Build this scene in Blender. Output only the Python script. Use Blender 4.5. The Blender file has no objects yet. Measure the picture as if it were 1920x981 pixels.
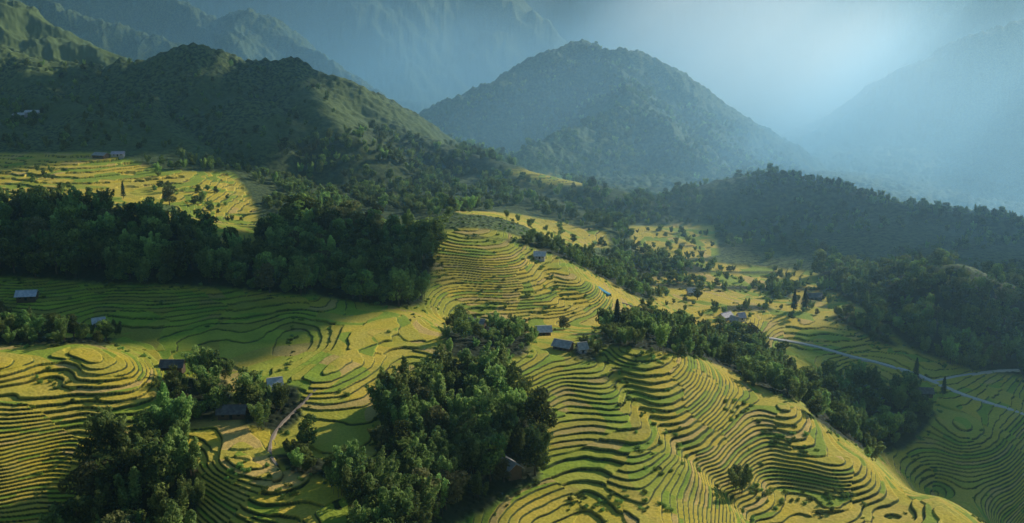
import bpy, math, random
import numpy as np
from mathutils import Vector
random.seed(7); RNG = np.random.default_rng(7)
scene = bpy.context.scene
COL = scene.collection
PI = math.pi

# ------------------------------------------------------------------ camera model (the photo is 1920 x 981)
F = 1844.0; PITCH = math.radians(14.3); CP, SP = math.cos(PITCH), math.sin(PITCH)
def px_dir(u, v):                      # x/y and z/y of the view ray through a pixel of the photo
    b = (490.5 - v) / F
    k = CP + b * SP
    return (u - 960.0) / F / k, (b * CP - SP) / k
def w(u, v, D):                        # world point seen at pixel (u, v), D metres ahead
    t, m = px_dir(u, v)
    return (t * D, D, m * D)
def project(x, y, z):
    d = y * CP - z * SP
    up = y * SP + z * CP
    return 960 + F * x / d, 490.5 - F * up / d

# ------------------------------------------------------------------ noise
def _h(ix, iy, s):
    n = (ix.astype(np.int64) * 374761393 + iy.astype(np.int64) * 668265263 + s * 1274126177) & 0xffffffff
    n = ((n ^ (n >> 13)) * 1274126177) & 0xffffffff
    n = n ^ (n >> 16)
    return (n & 0xffff).astype(np.float32) / 65535.0
def gnoise(x, y, s=0):                 # gradient noise, about -1..1
    ix = np.floor(x); iy = np.floor(y)
    fx = (x - ix).astype(np.float32); fy = (y - iy).astype(np.float32)
    ux = fx * fx * fx * (fx * (fx * 6 - 15) + 10); uy = fy * fy * fy * (fy * (fy * 6 - 15) + 10)
    def g(dx, dy):
        a = _h(ix + dx, iy + dy, s) * (2 * PI)
        return np.cos(a) * (fx - dx) + np.sin(a) * (fy - dy)
    a = g(0, 0); b = g(1, 0); c = g(0, 1); d = g(1, 1)
    return ((a + (b - a) * ux) * (1 - uy) + (c + (d - c) * ux) * uy) * 1.5
def fbm(x, y, s, octs, gain=0.5):
    r = 0; a = 1.0
    for k in range(octs):
        r = r + a * gnoise(x, y, s + k); x = x * 2.03; y = y * 2.03; a *= gain
    return r
def worley(x, y, s):                   # distance to nearest jittered point and that point's hash
    ix = np.floor(x); iy = np.floor(y)
    best = np.full(x.shape, 9.0, np.float32); hh = np.zeros(x.shape, np.float32)
    for dx in (-1, 0, 1):
        for dy in (-1, 0, 1):
            jx = _h(ix + dx, iy + dy, s); jy = _h(ix + dx, iy + dy, s + 11)
            d = (ix + dx + jx - x) ** 2 + (iy + dy + jy - y) ** 2
            m = d < best
            best = np.where(m, d, best).astype(np.float32); hh = np.where(m, _h(ix + dx, iy + dy, s + 23), hh)
    return np.sqrt(best), hh
def sstep(a, b, x):
    t = np.clip((x - a) / (b - a), 0, 1); return t * t * (3 - 2 * t)

# ------------------------------------------------------------------ control points of the ground: (u, v, metres ahead)
CTRL = [
 # golden field bowl bottom left, rising away from the camera
 (-150,1100,232),(0,980,256),(160,980,258),(0,860,276),(160,860,279),(0,760,300),(160,760,303),(270,760,305),(0,690,320),(160,664,331),(250,690,325),(-250,760,300),(-250,980,256),
 (60,625,375),(200,632,377),(330,700,338),(430,780,304),(330,640,374),
 # lower left centre
 (350,980,250),(450,900,262),(450,830,283),(560,960,246),(620,880,268),(530,760,315),(640,980,238),
 (520,690,345),(640,740,322),(620,680,352),(700,640,378),(800,600,415),(560,630,385),
 # dark terraces rising to the wood on the left
 (0,600,395),(200,600,398),(400,600,400),(600,600,402),(0,545,420),(200,545,425),(400,550,425),(600,575,415),
 (0,470,455),(200,480,458),(400,500,455),(560,540,440),(-250,470,455),(-250,600,395),
 (0,400,525),(150,392,530),(300,400,525),(430,450,490),(560,520,455),(0,375,640),(-250,390,540),
 # wooded knoll
 (640,520,470),(760,540,465),(560,420,560),(680,430,555),(790,450,545),(560,395,640),(760,420,650),
 # fields on the left, further back
 (0,375,700),(150,370,700),(300,375,700),(430,425,640),(470,420,660),(100,320,800),(250,310,830),(380,350,760),(470,395,720),
 (0,270,900),(200,240,960),(350,290,900),(450,320,870),(-250,300,850),
 # central terraces
 (860,450,540),(840,408,600),(930,400,690),(960,472,522),(1010,492,516),(900,500,503),(860,530,488),(960,530,487),(860,565,467),(1000,550,477),(1070,520,500),(1130,556,490),(1000,600,450),(1080,600,453),(880,610,440),
 (1020,632,405),(1150,600,460),(1200,610,455),
 # near wood, right of centre
 (830,640,372),(960,650,374),(780,700,345),(900,720,338),(800,800,302),(900,820,304),(740,880,272),(860,900,281),(960,900,287),(740,980,244),(900,980,260),
 # near terraced spur on the right
 (1060,680,365),(1160,660,374),(1240,660,376),(1060,740,345),(1200,740,345),(1320,700,372),(1060,830,312),(1200,830,312),(1400,790,346),(1100,930,284),(1250,930,284),(1450,850,331),(1050,980,268),(1250,990,262),(1500,930,307),(1650,960,300),
 (1300,668,388),(1480,765,354),(1620,862,330),(1760,930,313),(1850,985,300),(1700,1100,262),(1990,1100,275),
 # valley behind the spur
 (1400,690,455),(1480,700,455),(1560,780,415),(1640,850,388),(1750,930,372),(1880,981,356),(1960,1080,340),
 (1480,640,520),(1600,672,500),(1740,712,468),(1840,745,450),(1910,775,436),(1700,760,440),(1800,830,405),(1900,860,400),(1900,940,370),(2150,850,420),(2150,1000,380),
 (1300,620,500),(1380,596,535),(1250,590,520),(1500,600,545),(1600,620,530),(1750,665,500),(1850,695,482),(1960,720,480),
 (1330,560,580),(1450,560,600),(1550,570,590),(1700,610,545),(1850,600,545),
 (1200,530,610),(1300,520,650),(1450,530,660),(1540,520,650),(1250,470,740),(1350,480,740),(1150,460,740),(1050,420,790),(1130,430,780),(1280,435,830),(940,395,800),(1480,480,730),
 (1500,440,800),(1700,490,700),(1700,430,780),(1850,480,690),(1920,540,610),(1800,520,620),(2150,560,620),(2150,480,720),
 # behind the mid ground
 (560,340,900),(700,350,900),(850,360,880),(1000,380,860),(560,300,1050),(1300,400,960),(1200,410,900),(1200,350,1150),
 (200,200,1150),(0,200,1150),(450,250,1120),(700,260,1250),(900,290,1250),(1000,330,1200),(-300,200,1200),
 (1000,330,1700),(1500,330,1600),(800,260,2000),(1500,320,2500),(300,150,2000),(1900,420,1400),(1500,300,4000),(500,260,3500),(2200,400,1600),(2300,300,3000),(-500,100,2500),(-800,400,700),(2700,500,800),(2700,900,450),(-800,900,300),(1000,290,8000),(0,290,8000),(2000,290,8000),
]
P = np.array([w(*c) for c in CTRL])
# ------------------------------------------------------------------ sheet of ground: columns t = x / y, rows y
NC_F = 1400
t_f = np.linspace(-0.60, 0.60, NC_F)
ext = np.cumsum(np.linspace(0.001, 0.05, 80)); t_all = np.concatenate([-0.60 - ext[::-1], t_f, 0.60 + ext])
ys = [90.0]
while ys[-1] < 9000:
    y_ = ys[-1]
    k = 0.006 if y_ < 205 else 0.00095 if y_ < 450 else 0.00125 if y_ < 620 else 0.00125 + 0.0013 * min(1, (y_ - 620) / 600) if y_ < 2600 else 0.0045 if y_ < 4500 else 0.012
    ys.append(y_ * (1 + k))
y_all = np.array(ys)
while len(y_all) % 4 != 1: y_all = np.append(y_all, y_all[-1] * 1.012)
while len(t_all) % 4 != 1: t_all = np.append(t_all, t_all[-1] + 0.05)
NR, NC = len(y_all), len(t_all)
yc, tc = y_all[::4], t_all[::4]
Yc = np.repeat(yc[:, None], len(tc), 1); Xc = Yc * tc[None, :]

# thin plate spline in (x/y, ln y)
def feat(x, y): return np.stack([x / y * 2.2, np.log(y) * 1.0], -1)
A = feat(P[:, 0], P[:, 1])
def phi(r2): return 0.5 * r2 * np.log(r2 + 1e-12)
n = len(A)
K = phi(((A[:, None] - A[None]) ** 2).sum(-1)) + np.eye(n) * 0.0006
Q = np.concatenate([np.ones((n, 1)), A], 1)
M = np.block([[K, Q], [Q.T, np.zeros((3, 3))]])
sol = np.linalg.solve(M, np.concatenate([P[:, 2], np.zeros(3)]))
Zc = np.empty(Yc.shape)
for i in range(0, len(yc), 16):
    B = feat(Xc[i:i + 16].ravel(), Yc[i:i + 16].ravel())
    r2 = ((B[:, None] - A[None]) ** 2).sum(-1)
    Zc[i:i + 16] = (phi(r2) @ sol[:n] + sol[n] + B @ sol[n + 1:]).reshape(-1, len(tc))
Zc = np.where(Yc > 2000, np.minimum(Zc, -150), Zc)
Zc = np.maximum(Zc, -330)
# ------------------------------------------------------------------ ridges: crest as (u, v, D), falling away on both sides
def smax(a, b, k):
    d = np.clip((a - b) / k, -1, 1) * 0.5 + 0.5
    return b + (a - b) * d + k * d * (1 - d) * 0.5
RIDGES = [  # points, slope, roundness, noise
 ([(-500,-60,1250),(-200,20,1250),(60,110,1250),(200,135,1230),(290,112,1210),(350,92,1200),(400,112,1200),(450,122,1190),(530,122,1180),(600,148,1160),(680,200,1130),(760,250,1090),(900,300,1010),(1010,330,960),(1130,358,930),(1200,385,900)], 0.62, 26, 1.0),
 ([(350,92,1200),(400,180,1080),(470,195,1030),(560,230,1000),(640,275,960),(690,305,930)], 0.55, 18, 0.8),
 ([(530,122,1180),(590,190,1050),(650,255,960)], 0.6, 12, .7),
 ([(450,122,1190),(455,200,1040),(500,262,930)], 0.6, 12, .7),
 ([(250,120,1210),(262,200,1040),(330,268,930)], 0.6, 12, .7),
 ([(60,110,1250),(70,170,1100),(180,225,950)], 0.6, 12, .7),
 ([(200,135,1230),(170,190,1080),(300,240,960),(420,318,850)], 0.5, 16, 0.8),
 ([(-300,-120,1700),(0,8,1600),(110,58,1560),(250,120,1500),(330,150,1460)], 0.6, 25, 1.0),
 ([(-200,-200,2300),(80,-10,2250),(190,40,2200),(300,85,2150),(400,125,2100)], 0.85, 30, 1.3),
 ([(-100,-200,2700),(230,-30,2600),(370,28,2500),(480,25,2450),(560,90,2350),(640,140,2250),(740,215,2100),(800,240,2000)], 0.85, 30, 1.3),
 ([(600,-150,5600),(1000,-260,5600),(1300,-200,5600),(1600,-320,5600),(2300,-200,5600)], .8, 80, 2),
 ([(480,25,2450),(420,80,2250),(350,150,2050)], 0.8, 25, 1.0),
 ([(300,-500,4300),(700,-200,3900),(900,-40,3700),(960,0,3650),(1010,50,3600),(1050,90,3550),(1150,130,3500),(1300,200,3400)], 0.9, 45, 1.6),
 ([(700,-200,3900),(680,0,3400),(690,180,3000),(800,200,2700)], 0.8, 60, 1.6),
 ([(780,238,1750),(860,190,1830),(960,140,1900),(1030,105,1960),(1110,84,2000),(1160,94,1980),(1220,124,1960),(1290,180,1900),(1350,232,1850),(1400,270,1800),(1480,318,1750)], 0.70, 58, .9),
 ([(1110,88,2000),(1170,150,1800),(1190,196,1560),(1140,222,1480),(1050,260,1390),(980,295,1310),(900,330,1250)], 0.75, 8, 0.6),
 ([(1190,196,1560),(1250,240,1480),(1290,290,1400),(1340,345,1330)], 0.75, 8, 0.6),
 ([(1290,180,1900),(1330,260,1650),(1420,320,1500)], 0.7, 18, 0.9),
 ([(2500,-400,3200),(2100,-60,3000),(1920,45,2900),(1830,65,2850),(1770,95,2800),(1700,140,2700),(1640,185,2600),(1560,250,2500),(1500,300,2450)], 0.8, 40, 1.3),
 ([(1130,420,860),(1200,395,900),(1300,362,930),(1380,340,940),(1460,326,945),(1540,345,930),(1620,365,900),(1700,388,860),(1800,400,830),(1920,416,790),(2150,430,760),(2500,420,760)], 0.52, 14, 0.7),
 ([(1580,480,760),(1680,482,700),(1740,500,660)], 0.6, 12, 0.5),
 ([(1700,545,620),(1760,505,600),(1800,497,590),(1860,525,580),(1960,560,560)], 0.6, 12, 0.5),
]
W1 = fbm(Xc / 260, Yc / 260, 3, 4); W2 = fbm(Xc / 260, Yc / 260, 9, 4)
for pts, slope, rnd, nz in RIDGES:
    q = np.array([w(*c) for c in pts])
    sc_ = np.clip(Yc / 2000, 0.3, 1.3)
    xw = Xc + W1 * 26 * nz * sc_; yw = Yc + W2 * 26 * nz * sc_
    best = np.full(Xc.shape, -1e9)
    for a, b in zip(q[:-1], q[1:]):
        ab = b[:2] - a[:2]; L2 = (ab ** 2).sum()
        s_ = np.clip(((xw - a[0]) * ab[0] + (yw - a[1]) * ab[1]) / L2, 0, 1)
        d = np.hypot(xw - a[0] - s_ * ab[0], yw - a[1] - s_ * ab[1])
        zz = a[2] + s_ * (b[2] - a[2]) - slope * (np.sqrt(d * d + rnd * rnd) - rnd)
        best = np.maximum(best, zz)
    Zc = smax(best, Zc, np.clip(Yc * 0.012, 6, 30))
CARVE = [  # gullies and swells: line as (u, v, D), height, width
 ([(1130,650,377),(1165,710,357),(1200,765,338),(1270,830,318),(1370,915,300),(1440,990,285)], -2.0, 6),
 ([(1060,720,352),(1110,800,322),(1150,880,296)], 1.6, 26),
 ([(1500,860,330),(1430,800,343),(1380,740,358)], -.5, 8),
 ([(1700,985,300),(1560,940,308),(1440,905,315)], -1.4, 7),
 ([(1560,900,322),(1500,860,331)], 1.6, 12),
 ([(645,690,345),(600,730,332)], 3.0, 17),
 ([(700,650,376),(740,600,405)], 2.6, 16),
 ([(555,600,405),(530,700,342)], -1.0, 12),
 ([(1010,490,520),(1060,560,476)], -2.2, 9), ([(930,500,508),(960,560,470)], 1.0, 22),
 ([(1100,540,496),(1060,580,466)], 2.0, 14),
 ([(1820,830,405),(1740,850,396)], 3.2, 22),
 ([(110,700,322),(30,730,312)], -2.2, 9), ([(430,870,270),(520,930,258)], 2.2, 12),
 ([(60,900,268),(120,820,285)], -1.6, 10),
]
for pts, hh_, wid in CARVE:
    q = np.array([w(*c) for c in pts]); best = np.full(Xc.shape, 1e9)
    for a, b in zip(q[:-1], q[1:]):
        ab = b[:2] - a[:2]; s_ = np.clip(((Xc - a[0]) * ab[0] + (Yc - a[1]) * ab[1]) / (ab ** 2).sum(), 0, 1)
        best = np.minimum(best, np.hypot(Xc - a[0] - s_ * ab[0], Yc - a[1] - s_ * ab[1]))
    Zc = Zc + hh_ * np.exp(-(best / wid) ** 2)
def upm(nc, nf):                       # Catmull-Rom upsampling matrix, 4 to 1
    Mx = np.zeros((nf, nc))
    for i in range(nf):
        p = i / 4.0; k = int(p); f = p - k
        if k >= nc - 1: Mx[i, nc - 1] = 1; continue
        cs = (-.5 * f + f * f - .5 * f ** 3, 1 - 2.5 * f * f + 1.5 * f ** 3, .5 * f + 2 * f * f - 1.5 * f ** 3, -.5 * f * f + .5 * f ** 3)
        for j, cc in zip((k - 1, k, k + 1, k + 2), cs): Mx[i, min(max(j, 0), nc - 1)] += cc
    return Mx
Z = (upm(len(yc), NR) @ Zc @ upm(len(tc), NC).T).astype(np.float32)
Y = np.repeat(y_all[:, None], NC, 1).astype(np.float32); X = (Y * t_all[None, :]).astype(np.float32)

# ------------------------------------------------------------------ zones, as outlines on the photo kept to a range of distance
def inpoly(U, V, poly):
    r = np.zeros(U.shape, bool); m = len(poly)
    for i in range(m):
        (x1, y1), (x2, y2) = poly[i], poly[(i + 1) % m]
        if y1 == y2: continue
        c = ((V > min(y1, y2)) & (V <= max(y1, y2)))
        r ^= c & (U < (V - y1) * (x2 - x1) / (y2 - y1) + x1)
    return r
def blur(m, k):
    m = m.astype(np.float32)
    for ax in (0, 1):
        for _ in range(2):
            c = np.cumsum(np.pad(m, [(k + 1, k) if a == ax else (0, 0) for a in (0, 1)], mode='edge'), axis=ax, dtype=np.float64)
            n_ = m.shape[ax]
            m = ((np.take(c, range(2 * k + 1, 2 * k + 1 + n_), ax) - np.take(c, range(0, n_), ax)) / (2 * k + 1)).astype(np.float32)
    return m
RICE = [  # outline, D range, ripeness
 ([(-400,500),(300,540),(620,580),(600,650),(500,650),(330,655),(180,640),(-400,640)], 360, 480, 0.12),  # left slope: ripeness lowered so darker rice colour deepens the shade
 ([(1440,590),(1560,560),(2100,720),(2100,1150),(1750,1050),(1560,800),(1470,700)], 300, 600, 0.62),
 ([(-400,650),(0,655),(170,648),(265,672),(322,740),(300,790),(180,840),(165,900),(60,1000),(60,1100),(-400,1100)], 150, 365, 0.86),
 ([(340,810),(500,800),(540,870),(660,915),(680,981),(660,1150),(300,1150),(340,981)], 150, 320, 0.8),
 ([(400,640),(480,640),(560,650),(500,700),(420,680)], 300, 420, 0.4),
 ([(640,620),(760,585),(850,590),(830,640),(700,690),(690,745),(575,750),(570,715),(640,690)], 280, 440, 0.78),
 ([(810,485),(850,450),(1010,488),(1150,556),(1130,620),(1000,640),(900,590),(830,545)], 400, 640, 0.92),
 ([(980,660),(1130,650),(1230,690),(1190,760),(1260,830),(1250,920),(1000,930),(1040,780),(960,740)], 240, 400, 0.40),
 ([(1230,650),(1310,660),(1490,760),(1640,870),(1880,990),(1880,1100),(1400,1100),(1330,940),(1250,830),(1190,760)], 200, 410, 0.84),
 ([(900,1100),(880,960),(1000,930),(1330,935),(1420,940),(1450,1100)], 180, 320, 0.8),
 ([(1390,575),(1550,590),(1820,680),(1815,700),(1640,680),(1400,605)], 400, 640, 0.8),
 ([(1100,505),(1200,520),(1340,548),(1500,560),(1500,600),(1330,612),(1180,590),(1080,545)], 470, 720, 0.97),
 ([(1160,490),(1300,488),(1560,512),(1575,560),(1500,565),(1300,556)], 520, 800, 0.88),
 ([(850,395),(960,398),(1135,435),(1145,465),(1050,462),(990,440),(900,420)], 620, 900, 0.85),
 ([(1180,425),(1340,422),(1345,480),(1290,485),(1190,475)], 600, 980, 0.9),
 ([(-400,290),(205,285),(300,318),(440,325),(485,395),(480,435),(360,425),(330,385),(-400,385)], 600, 1000, 0.88),
 ([(1700,810),(1760,790),(1900,800),(1920,860),(1740,870)], 300, 500, 0.5),
 ([(940,318),(1040,325),(1130,350),(1000,345)], 800, 1300, 0.7),
]
WOOD = [  # outline, D range, spacing m, mean height m, share of bamboo, name of grove
 ([(165,900),(210,850),(330,800),(372,890),(350,1040),(110,1040)], 200, 330, 5.4, 13, .6, 'near_left'),
 ([(290,735),(340,705),(430,708),(442,745),(400,790),(320,795)], 270, 360, 6.2, 10, .4, 'farm_left'),
 ([(450,722),(560,722),(570,775),(525,812),(455,800)], 270, 360, 6.0, 10, .5, 'farm_left'),
 ([(740,760),(800,725),(850,712),(905,700),(955,690),(990,745),(1030,830),(1010,900),(900,960),(800,1000),(760,905),(705,850)], 220, 400, 5.4, 13, .78, 'centre'),
 ([(515,850),(560,845),(640,870),(665,905),(545,885)], 200, 310, 4.6, 8, .6, 'below_path'),
 ([(650,915),(720,900),(745,950),(770,1040),(670,1040)], 200, 310, 4.8, 12, .85, 'below_path'),
 ([(-200,405),(60,400),(200,412),(330,425),(450,468),(560,520),(620,592),(300,565),(-200,512)], 430, 620, 6.8, 13, .55, 'left_slope'),
 ([(480,445),(560,412),(700,425),(815,455),(815,500),(795,572),(640,592),(570,535)], 430, 680, 6.4, 13, .5, 'dark_knoll'),
 ([(850,600),(985,612),(1000,648),(975,665),(850,672),(825,650)], 350, 470, 6.6, 7, .6, 'hamlet'),
 ([(1075,645),(1130,652),(1125,678),(1075,674)], 350, 470, 6, 7, .5, 'hamlet'),
 ([(1125,615),(1200,608),(1330,622),(1460,655),(1510,745),(1475,752),(1310,668),(1190,656),(1120,650)], 370, 540, 6.0, 9.5, .55, 'behind_spur'),
 ([(1510,720),(1600,712),(1720,735),(1760,780),(1700,840),(1640,860),(1520,780)], 350, 500, 6.2, 10, .6, 'gully'),
 ([(1530,500),(1680,500),(1800,515),(2050,580),(2050,735),(1850,700),(1720,665),(1660,620),(1620,580),(1540,540)], 480, 780, 7.2, 12, .4, 'right_wood'),
 ([(870,440),(1000,452),(1100,482),(1240,550),(1220,565),(1130,548),(1010,490),(900,462)], 540, 740, 7.0, 7.5, .6, 'strip'),
 ([(1140,470),(1240,480),(1330,505),(1240,522),(1150,505)], 600, 800, 9, 8, .5, 'strip'),
 ([(0,600),(70,612),(100,635),(225,632),(190,655),(60,690),(-200,700),(-200,620)], 350, 440, 6.5, 9, .5, 'edge_left'),
 ([(1440,540),(1480,540),(1490,560),(1440,560)], 520, 700, 6, 8, .3, 'valley_hedge'),
 ([(1350,575),(1440,570),(1450,582),(1350,585)], 500, 700, 6, 6, .3, 'valley_hedge'),
 ([(1570,575),(1640,610),(1690,650),(1660,650),(1560,600)], 450, 700, 6, 7, .3, 'valley_hedge'),
 ([(1180,530),(1560,540),(1560,548),(1180,538)], 520, 760, 10, 5, .3, 'valley_hedge'),
 ([(1130,505),(1460,508),(1460,514),(1130,511)], 560, 860, 10, 6, .3, 'valley_hedge'),
]
FARW = [  # the same for the wooded hills behind: outline, D range, spacing, height
 ([(440,300),(700,240),(900,290),(1130,350),(1210,395),(1180,440),(950,392),(820,420),(640,400),(480,395),(430,350)], 680, 1250, 10.5, 11),
 ([(230,300),(440,300),(480,400),(380,360),(300,330)], 640, 1000, 12, 10),
 ([(1130,380),(1300,355),(1460,320),(1700,380),(1960,408),(1960,440),(1700,410),(1460,350),(1300,390),(1230,430),(1130,425)], 700, 1050, 8.5, 9),
 ([(1230,430),(1300,390),(1460,350),(1700,410),(1960,440),(1960,540),(1800,500),(1540,480),(1340,480)], 640, 1050, 12, 8),
 ([(1140,400),(1230,430),(1340,480),(1300,500),(1200,470)], 640, 950, 11, 9),
 ([(0,120),(440,120),(600,160),(660,280),(440,320),(250,280),(0,290)], 830, 1350, 16, 8),
 ([(780,240),(1110,85),(1500,310),(1500,360),(1000,345)], 1300, 2100, 12.5, 12),
 ([(0,190),(180,230),(170,290),(0,280)], 750, 1300, 13, 10),
]
U, V = project(X, Y, Z)
NZ = fbm(X / 22, Y / 22, 40, 3)
U = U + NZ * 9 * 300 / Y; V = V + np.roll(NZ, 37, 1) * 5 * 300 / Y
ripe = np.full(X.shape, 0.42, np.float32)
rice = ((Y < 560) & (Y > 150)).astype(np.float32)
rice[(V < 560) & (U > 1480)] = 0
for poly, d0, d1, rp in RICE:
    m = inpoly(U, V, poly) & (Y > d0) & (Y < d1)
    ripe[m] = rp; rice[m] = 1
wood = np.zeros(X.shape, np.float32)
for z_ in WOOD: wood[inpoly(U, V, z_[0]) & (Y > z_[1]) & (Y < z_[2])] = 1
for z_ in FARW[:5]: wood[inpoly(U, V, z_[0]) & (Y > z_[1]) & (Y < z_[2]) & (rice < .5)] = .35
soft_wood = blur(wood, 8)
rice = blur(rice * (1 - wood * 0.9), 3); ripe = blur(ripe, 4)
del NZ
# ------------------------------------------------------------------ relief and terraces
near = sstep(900, 500, Y)
Z = Z + fbm(X / 80, Y / 80, 60, 3) * .65 * near
rough = sstep(620, 1500, Y) * (1 - rice)
ero = fbm((X + Y * .3) / 150, (Y - X * .2) / 150, 70, 5)
Z = Z + rough * (np.abs(ero) * -24 + 7) * np.clip(Y / 1600, .35, 1.3)
Zs = Z.copy()
step = np.where(Y < 640, .64, 1.3)
wob = fbm(X / 9, Y / 9, 81, 2) * 0.16 + fbm(X / 33, Y / 33, 85, 2) * 0.16
wide = sstep(.16, .20, fbm(X / 36, Y / 36, 120, 2) + np.where((Y < 300) & (X < 0), .12, 0)) > .5      # plots two steps high
q = Z / step + wob; dqy = np.gradient(q, axis=0) / np.gradient(y_all)[:, None]; dqx = np.gradient(q, axis=1) / (Y * np.gradient(t_all)[None, :])
RW = np.clip(np.hypot(dqx, dqy - dqx * X / Y) * (.48 + .22 * gnoise(X / 14, Y / 14, 44)) * np.where(Y < 640, 1, 1.7) * np.where(wide, .62, 1), .05, .38).astype(np.float32); del dqy, dqx
step = np.where(wide, step * 1.7, step); q = Z / step + wob
lv = np.floor(q); fr = q - lv; q = None
ramp = sstep(1 - RW, 1.0, fr)
Zt = (lv + ramp - wob) * step + 0.10 * step * (fr < .9)
tmask = np.clip(rice * 1.15 - .1, 0, 1)
Z = Z * (1 - tmask) + (Zt * .96 + Z * .04) * tmask
riser = (sstep(1 - RW * 1.2, 1 - RW * .9, fr) * (1 - sstep(.97, 1.0, fr))).astype(np.float32)
cell = _h(lv, np.floor(fbm(X / 45, Y / 45, 33, 1) * 2.5 + X / 30), 5)      # one hue per paddy strip
# a little rice and scrub relief
Z = Z + tmask * (1 - riser) * gnoise(X / 1.1, Y / 1.1, 91) * .07
scr = (1 - tmask) * (1 - sstep(620, 1100, Y))
wd, wh = worley(X / 2.6, Y / 2.6, 15)
Z = Z + scr * np.clip(.62 - wd, 0, 1) * 1.5 * wh
del wd
far = sstep(700, 1300, Y) * (1 - tmask)
bare = sstep(-.15, .35, fbm(X / 120, Y / 120, 55, 3) + (1350 - Y) / 900 - .2) * sstep(260, -50, X) * .6
bare = np.where(inpoly(U, V, [(-400,-300),(0,0),(120,50),(270,125),(150,140),(0,95),(-400,0)]) & (Y > 1400) & (Y < 1900), 1, bare).astype(np.float32)      # grassy shoulders on the nearer hills; outlined slope coloured paler to look sunlit
wd, wh2 = worley(X / 11, Y / 11, 17)
canopy = np.clip(.95 - wd, 0, 1) * (3.5 + 4.5 * wh2) * far * (1 - .85 * bare)
Z = (Z + canopy + gnoise(X / 5, Y / 5, 19) * 1.0 * far).astype(np.float32)
del wd
HG = Z                                  # heights for placing things
def bil(Gd, x, y):
    j = np.clip(np.searchsorted(y_all, y) - 1, 0, NR - 2); t = x / y
    i = np.clip(np.searchsorted(t_all, t) - 1, 0, NC - 2)
    fy = (y - y_all[j]) / (y_all[j + 1] - y_all[j]); fx = (t - t_all[i]) / (t_all[i + 1] - t_all[i])
    return (Gd[j, i] * (1 - fx) * (1 - fy) + Gd[j, i + 1] * fx * (1 - fy) + Gd[j + 1, i] * (1 - fx) * fy + Gd[j + 1, i + 1] * fx * fy)
def ground(x, y): return bil(HG, x, y)
def hit(u, v, d0=190.0, d1=9000.0):     # first ground point along a pixel's ray
    t, m = px_dir(u, v)
    i = int(np.clip(np.searchsorted(t_all, t), 1, NC - 1))
    zcol = Zs[:, i]; ok = np.nonzero((zcol >= m * y_all) & (y_all > d0) & (y_all < d1))[0]
    D = y_all[ok[0]] if len(ok) else d1
    x = t * D
    return float(x), float(D), float(ground(x, D))
if 'DEBUG_Z' in globals(): raise SystemExit

# ------------------------------------------------------------------ materials
def mat(name, rough=.9):
    m = bpy.data.materials.new(name); m.use_nodes = True
    nt = m.node_tree; b = nt.nodes['Principled BSDF']; b.inputs['Roughness'].default_value = rough
    b.inputs['Specular IOR Level'].default_value = .15
    return m, nt, b
def N(nt, t, **kw):
    n_ = nt.nodes.new(t)
    for k, v in kw.items():
        if k.startswith('i_'): n_.inputs[k[2:].replace('_', ' ')].default_value = v
        else: setattr(n_, k, v)
    return n_
def mixc(nt, fac, a, b, blend='MIX'):
    m = N(nt, 'ShaderNodeMix', data_type='RGBA', blend_type=blend)
    for s, v in ((0, fac), (6, a), (7, b)):
        if isinstance(v, (int, float)): m.inputs[s].default_value = v
        elif isinstance(v, tuple): m.inputs[s].default_value = (*v, 1)
        else: nt.links.new(v, m.inputs[s])
    return m.outputs[2]
def noise(nt, scale, detail=3, coord=None, rough=.55):
    n_ = N(nt, 'ShaderNodeTexNoise', i_Scale=scale, i_Detail=detail, i_Roughness=rough)
    if coord is not None: nt.links.new(coord, n_.inputs['Vector'])
    return n_.outputs['Fac']
def ramp_(nt, src, a, b):
    r = N(nt, 'ShaderNodeMapRange', interpolation_type='SMOOTHSTEP'); r.inputs[1].default_value = a; r.inputs[2].default_value = b
    nt.links.new(src, r.inputs[0]); return r.outputs[0]

gm, nt, bs = mat('ground_cover')
geo = N(nt, 'ShaderNodeNewGeometry').outputs['Position']
at = N(nt, 'ShaderNodeAttribute', attribute_name='field'); sep = N(nt, 'ShaderNodeSeparateColor'); nt.links.new(at.outputs['Color'], sep.inputs[0])
at2 = N(nt, 'ShaderNodeAttribute', attribute_name='cover'); sep2 = N(nt, 'ShaderNodeSeparateColor'); nt.links.new(at2.outputs['Color'], sep2.inputs[0])
n1 = noise(nt, 1.1, 6, geo, .75); n2 = noise(nt, .07, 4, geo); n3 = noise(nt, .25, 3, geo)
gold = mixc(nt, ramp_(nt, n2, .35, .65), (.84, .60, .06), (.78, .57, .10))
gold = mixc(nt, ramp_(nt, sep.outputs[2], .90, .92), gold, (.80, .54, .16))
gold = mixc(nt, ramp_(nt, sep.outputs[2], .22, .18), gold, (.40, .46, .05))
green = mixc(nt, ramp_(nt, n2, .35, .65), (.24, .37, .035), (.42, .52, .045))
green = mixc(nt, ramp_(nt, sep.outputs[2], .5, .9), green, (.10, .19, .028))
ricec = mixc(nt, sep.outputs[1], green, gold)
ricec = mixc(nt, ramp_(nt, n1, .25, .75), mixc(nt, 1.0, ricec, (.58, .62, .5), 'MULTIPLY'), ricec)
bank = mixc(nt, ramp_(nt, n3, .35, .65), (.022, .034, .008), (.075, .105, .022))
field = mixc(nt, sep.outputs[0], ricec, bank)
scrub = mixc(nt, ramp_(nt, n3, .38, .62), (.040, .068, .020), (.160, .210, .065))
scrub = mixc(nt, sep2.outputs[1], scrub, (.12, .165, .045))          # grassy shoulders, and the slope coloured to look sunlit
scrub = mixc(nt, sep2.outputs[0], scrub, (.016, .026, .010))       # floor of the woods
scrub = mixc(nt, ramp_(nt, n1, .3, .7), mixc(nt, 1.0, scrub, (.6, .65, .6), 'MULTIPLY'), scrub)
nt.links.new(mixc(nt, sep2.outputs[2], scrub, field), bs.inputs['Base Color'])
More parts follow.
